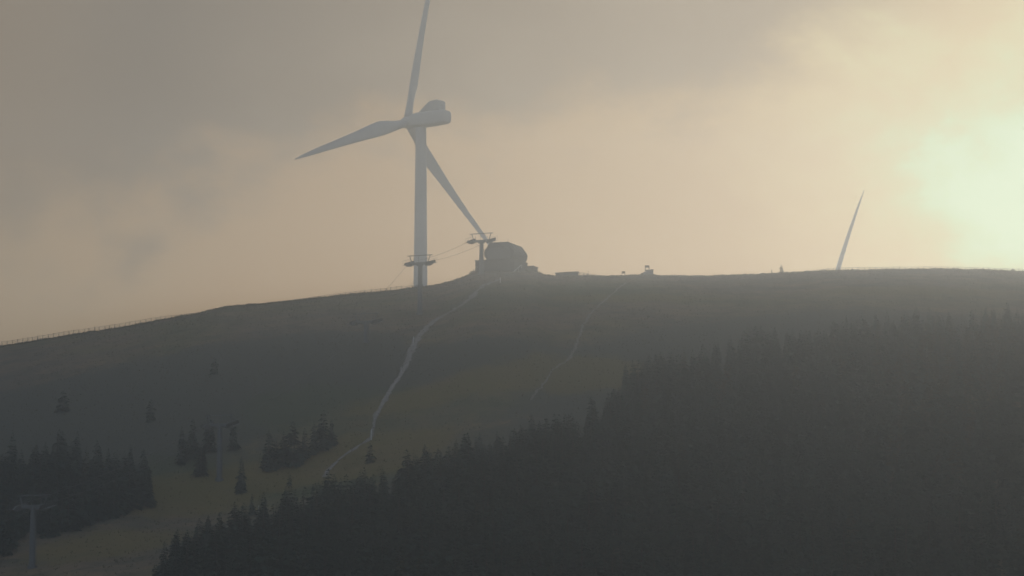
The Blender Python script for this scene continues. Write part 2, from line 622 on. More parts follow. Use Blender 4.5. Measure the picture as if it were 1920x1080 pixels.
thin = np.clip((690 - bpy_) / 120, 0, 1) * np.clip((bpx - 1150) / 250, 0, 1)
thin = np.maximum(thin, np.exp(-((bpx - 1790) / 110) ** 2 - ((bpy_ - 790) / 40) ** 2) * .8)
thin = np.maximum(thin, np.clip((600 - bpy_) / 60, 0, 1) * .9)
hh = hh * np.where(right, 1 - .55 * np.clip((690 - bpy_) / 120, 0, 1), 1)
right &= rng.random(gx.shape) > thin * .84
UP = np.array([(-60, 800), (0, 800), (60, 812), (120, 792), (160, 800), (205, 835), (270, 822), (310, 850), (335, 880), (345, 905)], float)
LO = np.array([(-60, 1075), (0, 1052), (85, 1012), (140, 992), (230, 972), (330, 926), (345, 905)], float)
left = (tpy > np.interp(bpx, UP[:, 0], UP[:, 1]) + rng.uniform(0, 14, gx.shape)) & (bpy_ < np.interp(bpx, LO[:, 0], LO[:, 1])) & (bpx < 342) & (bpx > -55)
tw = (np.abs(bpx - 60) < 24) & (bpy_ > 1000)            # the lift line is kept clear
left &= ~tw
olive = np.exp(-((bpx - 1780) / 150) ** 2 - ((bpy_ - 740) / 110) ** 2) * .75 + np.exp(-((bpx - 850) / 60) ** 2 - ((bpy_ - 860) / 35) ** 2) * .5 + .02
larch = rng.random(gx.shape) < olive
inframe = (bpx > -25) & (bpx < 1945) & (tpy < 1070)
idx = np.where((right | left) & inframe)[0]
size = hh[idx] / gy[idx]
edge_bonus = np.where(right[idx] & (tpy[idx] < ed[idx] + 70) & (bpx[idx] < 1250), 1.6, 1.0) * np.where(left[idx], 1.35, 1)
order = idx[np.argsort(-size * edge_bonus)]
n_ind = 272
single, rest = order[:n_ind], np.concatenate([order[n_ind:], np.where((right | left) & ~inframe)[0]])
for i in single:
    k = 'larch' if larch[i] else 'spruce'
    if left[i]:
        if bpx[i] < 130:
            lab, grp = "dark {0} in the stand around the bottom-left lift tower", "{0} trees around the bottom-left lift tower"
        elif bpy_[i] < 900:
            lab, grp = "{0} in the hazy upper rows of the left stand", "{0} trees in the upper rows of the left stand"
        else:
            lab, grp = "dark {0} in the left stand above the grassy clearing", "{0} trees of the left stand above the clearing"
    elif tpy[i] < ed[i] + 70 and bpx[i] < 700:
        lab, grp = "dark {0} on the forest edge beside the grassy clearing at lower left", "{0} trees on the lower forest edge"
    elif tpy[i] < ed[i] + 70:
        lab, grp = "{0} on the forest's upper edge below the open meadow", "{0} trees on the upper forest edge"
    elif bpx[i] < 900:
        lab, grp = "dark {0} deep in the lower-left part of the big forest", "{0} trees in the forest below the path"
    elif bpx[i] < 1400:
        lab, grp = "dark {0} deep in the middle of the big forest", "{0} trees in the middle of the forest"
    else:
        lab, grp = "dark {0} deep in the right-hand part of the big forest", "{0} trees in the right part of the forest"
    if k == 'larch':
        lab = lab.replace("dark {0}", "olive {0}")
        if lab.startswith("{0}"):
            lab = "olive " + lab
    plant(k, gx[i], gy[i], hh[i], lab.format(k), grp.format(k))


def merged(name, items, m, label):
    Vs, Fs, k = [], [], 0
    for kind, i in items:
        H, v, f, _, _ = PROTO[kind][int(rng.integers(len(PROTO[kind])))]
        a = rng.uniform(0, 6.28); s = hh[i] / H; w = s * rng.uniform(.82, 1.32)
        c, sn = math.cos(a), math.sin(a)
        vv = np.stack([(v[:, 0] * c - v[:, 1] * sn) * w + gx[i], (v[:, 0] * sn + v[:, 1] * c) * w + gy[i], v[:, 2] * s + gz[i] - .05], 1)
        Vs.append(vv); Fs.append(f + k); k += len(v)
    if not Vs:
        return
    o = big_mesh(name, np.concatenate(Vs), np.concatenate(Fs), m)
    tag(o, label, "forest", kind="stuff")


merged("spruce_forest", [('spruce', i) for i in rest if not larch[i]], M['spruce'], "hazy mass of farther spruces filling the forest on the right slope")
merged("larch_forest", [('larch', i) for i in rest if larch[i]], M['larch'], "olive larches mixed thinly into the hazy right forest")
print("TREES single", len(single), "rest", len(rest))

# --- scrub: low leafy cushions, and grass tufts on the open ground
def scatter_cards(name, pts, hgt, n_cards, m, label, cat):
    Vs, Fs = [], []
    k = 0
    for (x, y, s) in pts:
        z = G(x, y)
        for _ in range(n_cards):
            a = rng.uniform(0, 6.28); rr = s * math.sqrt(rng.random())
            px_, py_ = x + math.cos(a) * rr, y + math.sin(a) * rr * .8
            top = hgt * s * (1 - (rr / s) ** 2 * .8) * rng.uniform(.5, 1.1)
            b = rng.uniform(0, 6.28); w = .16 * s + .05
            dx, dy = math.cos(b) * w, math.sin(b) * w
            z0 = z + top * rng.uniform(.0, .45) - .05
            Vs += [(px_ - dx, py_ - dy, z0), (px_ + dx, py_ + dy, z0), (px_ + rng.normal(0, w), py_ + rng.normal(0, w), z + top)]
            Fs.append((k, k + 1, k + 2)); k += 3
    o = big_mesh(name, np.array(Vs), np.array(Fs), m)
    return tag(o, label, cat, kind="stuff")


pts = []
for (a, b, sx, sy, n) in ((420, 700, 130, 25, 70), (600, 640, 70, 16, 40), (140, 740, 130, 30, 60), (300, 770, 120, 30, 50), (660, 690, 40, 22, 20), (1420, 620, 140, 25, 45),
                          (860, 668, 60, 10, 16), (480, 770, 60, 25, 20), (1700, 560, 180, 25, 50)):
    for _ in range(n):
        px_, py_ = rng.normal(a, sx * .6), rng.normal(b, sy)
        if py_ < np.interp(px_, [p[0] for p in SKY], [p[1] for p in SKY]) + 10:
            continue
        x, y = hit(px_, py_)
        pts.append((x, y, rng.uniform(.4, 1.3)))

n = 26000
tx = rng.uniform(-100, 125, n); ty = 815 - 320 * rng.random(n) ** 1.7
qx, qy = project(tx, ty, ground(tx, ty))
ok = (ty < ridge_y(tx) + .5)
tx, ty = tx[ok], ty[ok]
ex = rng.uniform(-115, 130, 7000); ey = ridge_y(ex) + rng.uniform(-5, .8, 7000)
tx = np.concatenate([tx, ex]); ty = np.concatenate([ty, ey])
tz = ground(tx, ty)
m_ = len(tx)
hb = rng.uniform(.12, .34, (m_, 3)) * np.exp(.35 * np.sin(tx * .9) * np.sin(tx * .37 + 1))[:, None]; an = rng.uniform(0, 6.28, (m_, 3)); off = rng.normal(0, .14, (m_, 3, 2)); ln = rng.normal(0, .12, (m_, 3, 2))
bx = tx[:, None] + off[..., 0]; by = ty[:, None] + off[..., 1]
w = .07
A = np.stack([bx - np.cos(an) * w, by - np.sin(an) * w, np.repeat(tz[:, None], 3, 1) - .04], -1)
B = np.stack([bx + np.cos(an) * w, by + np.sin(an) * w, np.repeat(tz[:, None], 3, 1) - .04], -1)
C_ = np.stack([bx + ln[..., 0], by + ln[..., 1], tz[:, None] + hb], -1)
VV = np.stack([A, B, C_], 2).reshape(-1, 3)
go = big_mesh("grass", VV, np.arange(len(VV)).reshape(-1, 3), M['grass'])
tag(go, "dry alpine grass tufts over the open slope", "grass", kind="stuff")


# ------------------------------------------------------------------ wind turbines
def turbine_parts(root, H):
    t = MB()
    hs = [-1.5, .0, H * .25, H * .25 + .05, H * .5, H * .5 + .05, H * .75, H * .75 + .05, H - 1.9]
    rs = [2.35, 2.2 - .0, 1.98, 1.98, 1.78, 1.78, 1.58, 1.58, 1.40]
    t.tube([(0, 0, h) for h in hs], rs, 32)
    tw_ = smooth_by_angle(t.build("tower", M['white'], root))
    for h in (H * .25, H * .5, H * .75):
        pass
    d = MB(); d.box((0, -2.16, 1.5), (.9, .25, 2.1), bev=.04)
    d.build("door", M['shell'], tw_)
    # nacelle, +x is the front
    nb = MB()
    prof = [(-8.9, 1.25, 1.15), (-8.7, 1.55, 1.55), (-8.0, 1.72, 1.80), (-4, 1.8, 1.95), (0, 1.8, 1.95), (1.8, 1.7, 1.8), (2.7, 1.45, 1.5)]
    v, f = [], []
    n = 24
    for (x, a, b) in prof:
        for k in range(n):
            q = 2 * math.pi * k / n
            c, s_ = math.cos(q), math.sin(q)
            e = .42
            v.append((x, math.copysign(abs(c) ** e, c) * a, math.copysign(abs(s_) ** e, s_) * b + .1))
    for i in range(len(prof) - 1):
        for k in range(n):
            k2 = (k + 1) % n
            f.append((i * n + k, i * n + k2, (i + 1) * n + k2, (i + 1) * n + k))
    f.append(tuple(range(n))[::-1]); f.append(tuple((len(prof) - 1) * n + k for k in range(n)))
    nb.add(v, f)
    na = smooth_by_angle(nb.build("nacelle", M['white'], root), 40)
    na.location = (0, 0, H)
    cb = MB()
    cb.prism([(-7.0, 1.95), (-6.9, 4.35), (-6.3, 4.7), (-3.9, 4.55), (-3.4, 4.3), (-.3, 2.0)], -1.45, 1.45)
    c = bevel(cb.build("cooler", M['white_dull'], na), .12, 2)
    gr = MB(); gr.box((-7.0, 0, 3.2), (.10, 2.5, 1.9), bev=.03)
    gr.build("grille", M['shell'], c) if False else None
    ms = MB(); ms.tube([(-7.6, .8, 1.9), (-7.6, .8, 3.0)], .05, 6); ms.box((-7.6, .8, 3.05), (.5, .08, .08))
    ms.build("wind_vane", M['steel'], na)
    hb_ = MB()
    ax = [(-1.6, 1.35), (-1.1, 1.5), (.0, 1.62), (.9, 1.5), (1.7, 1.1), (2.3, .6), (2.6, .12)]
    hb_.tube([(x, 0, 0) for x, _ in ax], [r_ for _, r_ in ax], 24)
    hub = smooth_by_angle(hb_.build("rotor_hub", M['white'], root), 50)
    hub.location = (4.5, 0, H)
    # blade along +z, chord along y (leading edge at +y), thickness along x
    L = 51.2
    st = [(0, 2.2, 2.2), (1.5, 2.2, 2.15), (4, 2.6, 1.8), (7, 3.4, 1.3), (10, 3.9, .95), (14, 3.65, .75), (19, 3.05, .58), (25, 2.5, .45), (31, 2.05, .34), (37, 1.65, .26), (42, 1.3, .2), (46, .95, .14), (48.6, .6, .09), (50.6, .25, .05), (51.2, .06, .02)]
    v, f = [], []
    n = 18
    for (r_, c_, t_) in st:
        roundness = max(0., 1 - r_ / 9.)
        tws = R(14) * (1 - r_ / L) ** 2
        bend = -3.4 * (r_ / L) ** 2.2
        for k in range(n):
            q = 2 * math.pi * k / n
            u = math.cos(q)
            yy = u * .5
            th = math.sin(q) * .5 * (roundness + (1 - roundness) * (.35 + .65 * (u + 1) / 2))
            y = (yy - .16 * (1 - roundness)) * c_
            x = th * t_
            x, y = x * math.cos(tws) - y * math.sin(tws), x * math.sin(tws) + y * math.cos(tws)
            v.append((x + bend, y, 1.3 + r_))
    for i in range(len(st) - 1):
        for k in range(n):
            k2 = (k + 1) % n
            f.append((i * n + k, i * n + k2, (i + 1) * n + k2, (i + 1) * n + k))
    f.append(tuple(range(n))[::-1]); f.append(tuple((len(st) - 1) * n + k for k in range(n)))
    bl = mesh_obj("blade", v, f, M['white'], hub, True)
    for k in (1, 2):
        b2 = bl.copy(); COL.objects.link(b2); b2.parent = hub
        b2.rotation_euler = (R(120) * k, 0, 0)
    return hub


YAW = math.atan2(.6, -.8)              # front points left and away
T1 = at(789.5, 226, 930)
g1 = G(T1.x, 930)
HUB = T1.z - g1
wt = empty("wind_turbine", (T1.x, 930, g1), YAW, "tall white wind turbine standing behind the ridge left of the lift station", "wind turbine", "white wind turbines behind the ridge")
hub1 = turbine_parts(wt, HUB)


def phase(o, phi):
    # blade along +z turned about the hub's x axis; phi counted from the image's right
    o.rotation_euler = (R(90 - phi), 0, 0)


SPIN1, SPIN2 = 79.2, 65.5
phase(hub1, SPIN1)
wt2 = copy_tree(wt)
wt2["label"] = "distant wind turbine with only one slender blade rising above the skyline at right"
Y2 = 1093.0
x2 = (1565 - 960) / F * Y2
wt2.location = (x2, Y2, G(x2, Y2))
for c in bpy.data.objects:
    if c.parent == wt2 and c.name.startswith("rotor_hub"):
        phase(c, SPIN2)
print("HUB", HUB, "t2 hub px", project(x2, Y2, G(x2, Y2) + HUB))

# ------------------------------------------------------------------ lift station
LD = Vector((.37, .929, 0)).normalized()      # uphill along the lift line
PD = Vector((LD.y, -LD.x, 0))                 # across it, towards the right
RZ = math.atan2(PD.y, PD.x)
c0 = at(935.5, 500, 797.0)
zt = at(935.5, 454, 797.0).z                   # roof height at the front
gz0 = G(c0.x, 801)
st_root = empty("lift_station", (c0.x, c0.y, gz0), RZ, "dark hexagonal chairlift top station sitting on the ridge beside a lift tower", "lift station")
top = zt - gz0                                 # local z of the roof
LH = 8.3
half = [(2.1, 0), (3.36, -1.75), (3.52, -2.3), (3.42, -2.95), (2.9, -3.75)]
prof = [(-x, top + z) for x, z in half] + [(x, top + z) for x, z in half[::-1]]
cn = MB().prism(prof, 0, LH).build("canopy", M['shell'], st_root)
bevel(cn, .05, 2)
# panel ribs and the dark mouth of the shell
for yy in (.0, 2.1, 4.2, 6.3, 8.3):
    rb = MB()
    pr = [(-x * 1.008 - .01, top + z + .03) for x, z in half] + [(x * 1.008 + .01, top + z + .03) for x, z in half[::-1]]
    pts_ = [(x, yy, z) for x, z in pr]
    rb.tube(pts_, .05, 6)
    rb.build("rib", M['shell_edge'], cn)
fr = MB()
fr.prism([(-2.5, top - 3.6), (2.5, top - 3.6), (2.9, top - 2.7), (2.9, top - 2.2), (2.2, top - 1.2), (-2.2, top - 1.2), (-2.9, top - 2.2), (-2.9, top - 2.7)], -.06, .0)
fr.build("entrance", M['dark_steel'], cn)
bs = MB().box((-1.05, 4.1, (top - 3.95 - 5) / 2), (9.3, 8.2, top - 3.95 + 5), bev=.05)
base = bs.build("base", M['concrete'], st_root)
sl = MB().box((-1.05, 4.1, top - 3.85), (9.5, 8.4, .16), bev=.03)
sl.build("deck", M['concrete'], st_root)
ax_ = MB().box((4.5, 8.0, -.25), (2.1, 3.0, 3.0), bev=.05)
an_ = ax_.build("annex", M['wood'], st_root)
MB().box((4.5, 8.0, 1.32), (2.4, 3.3, .14), bev=.03).build("roof", M['shell'], an_)
MB().tube([(2.0, .4, top - .1), (2.0, .4, top + .75)], .03, 6).build("antenna", M['steel'], cn)
MB().tube([(.3, .3, top - .1), (.3, .3, top + .22)], .05, 6).build("antenna", M['steel'], cn)
# stair with a pale handrail on the right
stp = MB()
p0, p1 = Vector((4.05, -3.6, -3.2)), Vector((5.4, 1.2, .0))
for k in range(12):
    q = p0.lerp(p1, k / 11)
    stp.box((q.x, q.y, q.z - .05), (.9, .42, .1))
stp.tube([p0 + Vector((-.45, 0, -.15)), p1 + Vector((-.45, 0, -.15))], .06, 6)
stp.tube([p0 + Vector((.45, 0, -.15)), p1 + Vector((.45, 0, -.15))], .06, 6)
so_ = stp.build("stair", M['steel'], st_root)
hr = MB()
for sx in (-.45,):
    hr.tube([p0 + Vector((sx, 0, .9)), p1 + Vector((sx, 0, .9))], .05, 6)
    for k in range(5):
        q = p0.lerp(p1, k / 4) + Vector((sx, 0, 0))
        hr.tube([q, q + Vector((0, 0, .9))], .035, 6)
hr.build("handrail", M['pale'], so_)


# ------------------------------------------------------------------ lift towers
def lift_tower(mast_h, label, scale_mast=1.0):
    """origin at the ground; local x across the line (right), local y uphill"""
    o = empty("lift_tower", (0, 0, 0), RZ, label, "lift tower", "towers of the chairlift")
    m = MB()
    m.tube([(0, 0, -1.2), (0, 0, .35), (0, 0, .36), (0, 0, mast_h * .5), (0, 0, mast_h + .15)], [.75, .75, .50 * scale_mast, .45 * scale_mast, .38 * scale_mast], 16)
    ms_ = smooth_by_angle(m.build("mast", M['steel'], o))
    ld = MB()
    ld.tube([(.62, -.18, .6), (.50, -.18, mast_h)], .025, 5); ld.tube([(.62, .18, .6), (.50, .18, mast_h)], .025, 5)
    k = .9
    while k < mast_h:
        ld.tube([(.62 - .12 * k / mast_h, -.18, k), (.62 - .12 * k / mast_h, .18, k)], .018, 4); k += .45
    ld.build("ladder", M['steel'], ms_)
    ca_ = MB()
    ca_.box((0, 0, mast_h), (5.0, .5, .5), bev=.04)
    ca_.box((0, 0, mast_h - .28), (1.4, .36, .5), bev=.08)
    arm = ca_.build("crossarm", M['steel'], o)
    for sx in (-1, 1):
        cx = sx * 2.15
        sh = MB()
        # sheave train: tapering beam with a row of wheels, rising uphill
        prof_ = [(-2.4, -.10), (-1.6, -.46), (.0, -.62), (1.6, -.46), (2.4, -.10), (1.3, .26), (-1.3, .26)]
        n = len(prof_)
        v = [(cx - .16, y, mast_h + .05 + z + y * .24) for y, z in prof_] + [(cx + .16, y, mast_h + .05 + z + y * .24) for y, z in prof_]
        f = [tuple(range(n)), tuple(range(2 * n - 1, n - 1, -1))] + [(k, k + n, (k + 1) % n + n, (k + 1) % n) for k in range(n)]
        sh.add(v, f)
        sh_o = sh.build("sheave_train", M['dark_steel'], o)
        wl = MB()
        for k in range(8):
            y = -2.1 + k * .6
            z = mast_h + .05 + y * .24 + .12
            wl.tube([(cx + sx * .2, y, z), (cx + sx * .36, y, z)], .29, 14)
        wl.build("sheave", M['rubber'], sh_o)
        cw = MB()
        cw.box((cx + sx * .78, 0, mast_h - .12), (.5, 3.6, .05), tilt=Matrix.Rotation(.235, 4, 'X'))
        for y in (-1.6, 0, 1.6):
            cw.tube([(cx + sx * 1.0, y, mast_h - .1 + y * .235), (cx + sx * 1.0, y, mast_h + .85 + y * .235)], .025, 5)
        cw.tube([(cx + sx * 1.0, -1.7, mast_h + .85 - .4), (cx + sx * 1.0, 1.7, mast_h + .85 + .4)], .028, 5)
        cw.build("catwalk", M['steel'], o)
        # lifting frame
        lf = MB()
        lf.tube([(sx * 1.8, 0, mast_h + .15), (sx * 2.3, 0, mast_h + 1.62)], .10, 8)
        lf.tube([(sx * 1.35, 0, mast_h + .15), (sx * 1.4, 0, mast_h + 1.1)], .05, 6)
        lf.build("bracket", M['steel'], arm)
    rail = MB()
    rail.box((0, 0, mast_h + 1.68), (5.6, .15, .17), bev=.02)
    rail.tube([(-.3, 0, mast_h + .2), (-.25, 0, mast_h + 1.62)], .035, 6)
    rail.build("lifting_beam", M['steel'], o)
    return o


tops = []
# the towers stand on one straight line, from the bottom left corner up to the station
xA, yA = hit(60, 1066)
xB = at(902.5, 500, 792).x
yB = 792.0
for (px_, arm_py, lab, sm_) in ((60, 950, "pale steel lift tower in the bottom-left corner among spruces", 1.0),
                                (411, 797, "faint steel lift tower half way up, between two dark spruces", 1.0),
                                (686, 604, "barely visible lift tower on the hazy slope left of the path", 1.0),
                                (787, 494, "lift tower with crossarm in front of the turbine's mast", 1.0),
                                (902.5, 452, "lift tower with crossarm directly left of the top station", 1.0)):
    t0, t1 = -.3, 1.3
    for _ in range(50):
        tm_ = (t0 + t1) / 2
        x = xA + (xB - xA) * tm_; y = yA + (yB - yA) * tm_
        if project(x, y, G(x, y))[0] < px_: t0 = tm_
        else: t1 = tm_
    g = G(x, y)
    za = at(px_, arm_py, y).z
    mh = za - g
    print("LIFT", px_, round(y), "mast", round(mh, 1), "base py", project(x, y, g)[1])
    o = lift_tower(mh, lab, sm_)
    o.location = (x, y, g)
    tops.append(Vector((x, y, za + .35)))

# ropes
for sx, lab in ((-1, "left haul rope of the chairlift strung between its towers"), (1, "right haul rope of the chairlift running into the top station")):
    pts_ = []
    ends = [Vector((tops[0].x, tops[0].y, tops[0].z)) - LD * 60 + Vector((0, 0, -14))] + tops + [Vector((c0.x, c0.y, gz0 + top - 2.4)) + LD * 1.0]
    for i in range(len(ends) - 1):
        a, b = ends[i], ends[i + 1]
        ln_ = (b - a).length
        n = 14
        for k in range(n):
            t = k / n
            p = a.lerp(b, t) + PD * sx * 2.43 + Vector((0, 0, -4 * t * (1 - t) * ln_ * .012))
            pts_.append(p)
    w_end = ends[-1] + PD * sx * 2.35
    pts_.append(w_end)
    cb_ = MB().tube(pts_, .028, 6)
    tag(cb_.build("haul_rope", M['rope']), lab, "cable", "haul ropes of the chairlift")

# ------------------------------------------------------------------ fences on the skyline
def fence(pxs, offs, gap, label, h=1.05):
    px0, px1 = pxs
    n = int((px1 - px0) / gap) + 1
    P = []
    for k in range(n):
        p = px0 + k * gap + rng.normal(0, gap * .07)
        d = ray(p, np.interp(p, [s[0] for s in SKY], [s[1] for s in SKY]))
        Y = 800.
        for _ in range(5):
            Y = float(ridge_y(d[0] * Y / d[1])) + float(np.interp(p, [o[0] for o in offs], [o[1] for o in offs]))
        x = d[0] * Y / d[1]
        P.append(Vector((x, Y, G(x, Y))))
    root = empty("fence", P[0], 0, label, "fence")
    o0 = P[0]
    for p in P:
        q = p - o0
        hh_ = h * rng.uniform(.92, 1.1); le = rng.normal(0, .04)
        MB().tube([q + Vector((0, 0, -.4)), q + Vector((le * .5, 0, hh_ * .5)), q + Vector((le, 0, hh_))], [.07, .066, .06], 6).build("post", M['wood'], root)
    for z, r_ in ((.22, .02), (.45, .02), (.68, .02), (.93, .034)):
        MB().tube([p - o0 + Vector((0, -.06, z * h)) for p in P], r_, 5).build("wire", M['steel'], root)
    return root


fence((-15, 800), [(-20, .3), (20, .8), (100, .8), (280, 1.2), (330, 3.6), (400, 6.5), (520, 6.2), (580, 4.6), (650, 3.6), (740, 2.2), (800, 3.5)], 9.6, "long post-and-wire fence along the descending left skyline")
fence((1530, 1940), [(1530, 5.2), (1570, 2.5), (1700, 3.2), (1850, 3.6), (1940, 2.5)], 11.2, "post-and-wire fence along the flat right skyline beneath the lone blade")
fence((1088, 1124), [(1088, .4), (1124, 4.6)], 7.0, "short fence beside the low flat-roofed hut", .8)


# ------------------------------------------------------------------ small things on the ridge
def on_ridge(px, back=0.):
    d = ray(px, np.interp(px, [s[0] for s in SKY], [s[1] for s in SKY]))
    Y = 800.
    for _ in range(5):
        Y = float(ridge_y(d[0] * Y / d[1])) + back
    x = d[0] * Y / d[1]
    return Vector((x, Y, G(x, Y)))


p = on_ridge(1063, .6)
o = empty("service_hut", p, R(-4), "long low flat-roofed hut on the ridge right of the station", "hut")
b_ = MB().box((0, 1.1, .05), (5.0, 2.2, 1.5), bev=.03).build("wall", M['concrete'], o)
MB().box((0, 1.1, .87), (5.35, 2.5, .13), bev=.03, tilt=Matrix.Rotation(R(-3), 4, 'Y')).build("roof", M['shell'], o)
MB().box((-1.2, -.02, .15), (.9, .08, 1.0), bev=.02).build("door", M['wood'], b_)

p = on_ridge(1169, .1)
o = empty("notice_board", p, R(12), "small notice board on two legs standing alone on the ridge", "sign")
MB().box((0, 0, .78), (.82, .08, .50), bev=.02).build("board", M['sign'], o)
for sx in (-.34, .34):
    MB().tube([(sx, .06, -.3), (sx, .06, 1.08)], .05, 8).build("leg", M['wood'], o)

p = on_ridge(1214, .3)
o = empty("stone_shelter", p, R(5), "low stone shelter on the ridge with a framed board raised on top", "shelter")
sb = MB()
for (cx, w_, h_, dz) in ((-1.05, .75, .75, .0), (-.45, .8, 1.0, .0), (.15, .9, 1.25, .0), (.85, 1.0, 1.45, .0)):
    sb.box((cx, .5, h_ / 2 - .3), (w_, 1.2, h_), rz=rng.normal(0, .05), bev=.10)
sb.build("wall", M['stone'], o)
MB().box((1.05, .5, 1.2), (.7, 1.0, .16), bev=.03).build("lid", M['wood'], o)
fb = MB()
for sx in (-.44, .44):
    fb.box((sx - .02, .4, 1.55), (.16, .14, 1.35), bev=.02)
for z_ in (1.12, 2.12):
    fb.box((-.02, .4, z_), (.72, .12, .22), bev=.02)
f_ = fb.build("frame", M['wood'], o)
MB().box((-.02, .42, 1.85), (.72, .05, .30)).build("board", M['shell'], f_)

# posts
def post(px, py, hpx, r_, m, label, name="marker_post", back=None, cat="post"):
    if back is not None:
        q = on_ridge(px, back)
    else:
        x, y = hit(px, py); q = Vector((x, y, G(x, y)))
    h_ = hpx * q.y / F
    mb = MB().tube([(0, 0, -.3), (0, 0, h_ * .8), (0, 0, h_)], [r_, r_, r_ * .75], 8)
    ob = mb.build(name, m)
    ob.location = q
    return tag(ob, label, cat)


post(938, 530, 9.5, .09, M['pale'], "white marker post at the path's top in front of the station")
post(775, 648, 17, .09, M['pale'], "pale slim post on the path's left bank at mid slope")
post(696, 826, 20, .11, M['pale'], "white post at the sharp lower bend of the path")
post(752, 700, 12, .06, M['pale'], "short pale post on the path's left bank below mid slope")
post(485, 966, 18, .08, M['pale'], "thin white post at the forest's edge by the clearing")
post(1447, 0, 7.5, .11, M['wood'], "dark stub of a post just left of the tiny skyline conifer", back=.2)
post(1103, 0, 10, .04, M['wood'], "thin pole standing beside the short fence", back=.2)
post(697, 0, 6, .05, M['wood'], "short stake on the skyline behind the long fence", back=1.2)

# floodlight at the station's left wall
q = on_ridge(894, -.5)
o = empty("floodlight", q, RZ, "small floodlight on a short pole at the station's left corner", "floodlight")
MB().tube([(0, 0, -.3), (0, 0, 1.0)], .05, 8).build("pole", M['steel'], o)
MB().box((0, -.1, 1.15), (.42, .3, .34), bev=.05, tilt=Matrix.Rotation(.4, 4, 'X')).build("lamp_head", M['dark_steel'], o)


def shrub(px, back, s, label):
    q = on_ridge(px, back)
    Vs, Fs = [], []
    k = 0
    for _ in range(260):
        a = rng.uniform(0, 6.28); rr = s * rng.random() ** .6
        h_ = s * 1.0 * (1 - (rr / s) ** 2) ** .5
        z = h_ * rng.uniform(.2, 1.08)
        c = Vector((math.cos(a) * rr, math.sin(a) * rr, z - .1))
        for _2 in range(1):
            d1 = Vector(rng.normal(0, 1, 3)).normalized() * .13; d2 = Vector(rng.normal(0, 1, 3)).normalized() * .13
            Vs += [c, c + d1, c + d2]; Fs.append((k, k + 1, k + 2)); k += 3
    root = empty("shrub", q, 0, label, "shrub", "shrubs on the skyline")
    mesh_obj("foliage", Vs, Fs, M['scrub'], root)
    st_ = MB()
    for k in range(5):
        a = k * 1.26
        st_.tube([(0, 0, -.2), (math.cos(a) * s * .3, math.sin(a) * s * .3, s * .45), (math.cos(a) * s * .6, math.sin(a) * s * .6, s * .7)], [.03, .02, .008], 5)
    st_.build("stems", M['bark'], root)


shrub(885, .2, .75, "lower leafless-looking shrub on the skyline left of the station")
shrub(891, .3, .95, "taller shrub touching the station's left corner")
shrub(1899, .5, .7, "rounded shrub on the skyline near the right end of the fence")

# ------------------------------------------------------------------ air
zmin, zmax = float(ZZ.min()), max(T1.z + 54, 0)
hz = MB().box((0, 1040, (zmin - 1 + zmax + 12) / 2), (3040, 2960, zmax + 12 - zmin + 1)).build("haze", None) if False else None
bm = bmesh.new(); bmesh.ops.create_cube(bm, size=1)
me = bpy.data.meshes.new("haze"); bm.to_mesh(me); bm.free()
hz = bpy.data.objects.new("haze", me); COL.objects.link(hz)
hz.scale = (3040, 1760, zmax + 12 - zmin + 1)
hz.location = (0, 440, (zmin - 1 + zmax + 12) / 2)
tag(hz, "thin morning mist over the whole hill", "haze", kind="stuff")
vm = bpy.data.materials.new("mist"); vm.use_nodes = True
vn, vl = vm.node_tree.nodes, vm.node_tree.links
for n_ in list(vn):
    if n_.type != 'OUTPUT_MATERIAL': vn.remove(n_)
pv = vn.new("ShaderNodeVolumePrincipled")
pv.inputs["Color"].default_value = (.74, .87, 1.0, 1)
pv.inputs["Density"].default_value = .0011
pv.inputs["Anisotropy"].default_value = .785
pv.inputs["Density Attribute"].default_value = ""
vl.new(pv.outputs[0], vn["Material Output"].inputs["Volume"])
me.materials.append(vm)

# ------------------------------------------------------------------ sun and sky
sd = ray(1985, 456)
SUN = Vector(sd).normalized()
elev = math.asin(SUN.z); azim = math.atan2(SUN.x, SUN.y)
sl_ = bpy.data.lights.new("sun", 'SUN')
sl_.energy = .535
sl_.angle = R(1.0)
sl_.color = (1, .81, .62)
so = bpy.data.objects.new("sun", sl_); COL.objects.link(so)
so.rotation_euler = (-SUN).to_track_quat('-Z', 'Y').to_euler()
so.location = (200, 0, 400)

W = bpy.data.worlds.new("World")
S.world = W
W.use_nodes = True
n, l = W.node_tree.nodes, W.node_tree.links
n.clear()
out = n.new("ShaderNodeOutputWorld")
tc = n.new("ShaderNodeTexCoord")
DIR = tc.outputs["Generated"]


def math_(op, a, b=None, c=None):
    x = n.new("ShaderNodeMath"); x.operation = op
    for i, q in enumerate((a, b, c)):
        if q is None: continue
        if isinstance(q, (int, float)): x.inputs[i].default_value = q
        else: l.new(q, x.inputs[i])
    return x.outputs[0]


def vdot(v):
    x = n.new("ShaderNodeVectorMath"); x.operation = 'DOT_PRODUCT'
    l.new(DIR, x.inputs[0]); x.inputs[1].default_value = v
    return x.outputs["Value"]


def wnoise(scale, detail, rough, sc=(1, 1, 1), loc=(0, 0, 0), dist=0.):
    mp = n.new("ShaderNodeMapping"); mp.inputs["Scale"].default_value = sc; mp.inputs["Location"].default_value = loc
    l.new(DIR, mp.inputs["Vector"])
    t = n.new("ShaderNodeTexNoise"); t.inputs["Scale"].default_value = scale; t.inputs["Detail"].default_value = detail
    t.inputs["Roughness"].default_value = rough; t.inputs["Distortion"].default_value = dist
    l.new(mp.outputs[0], t.inputs["Vector"])
    return math_('SUBTRACT', t.outputs["Fac"], .5)


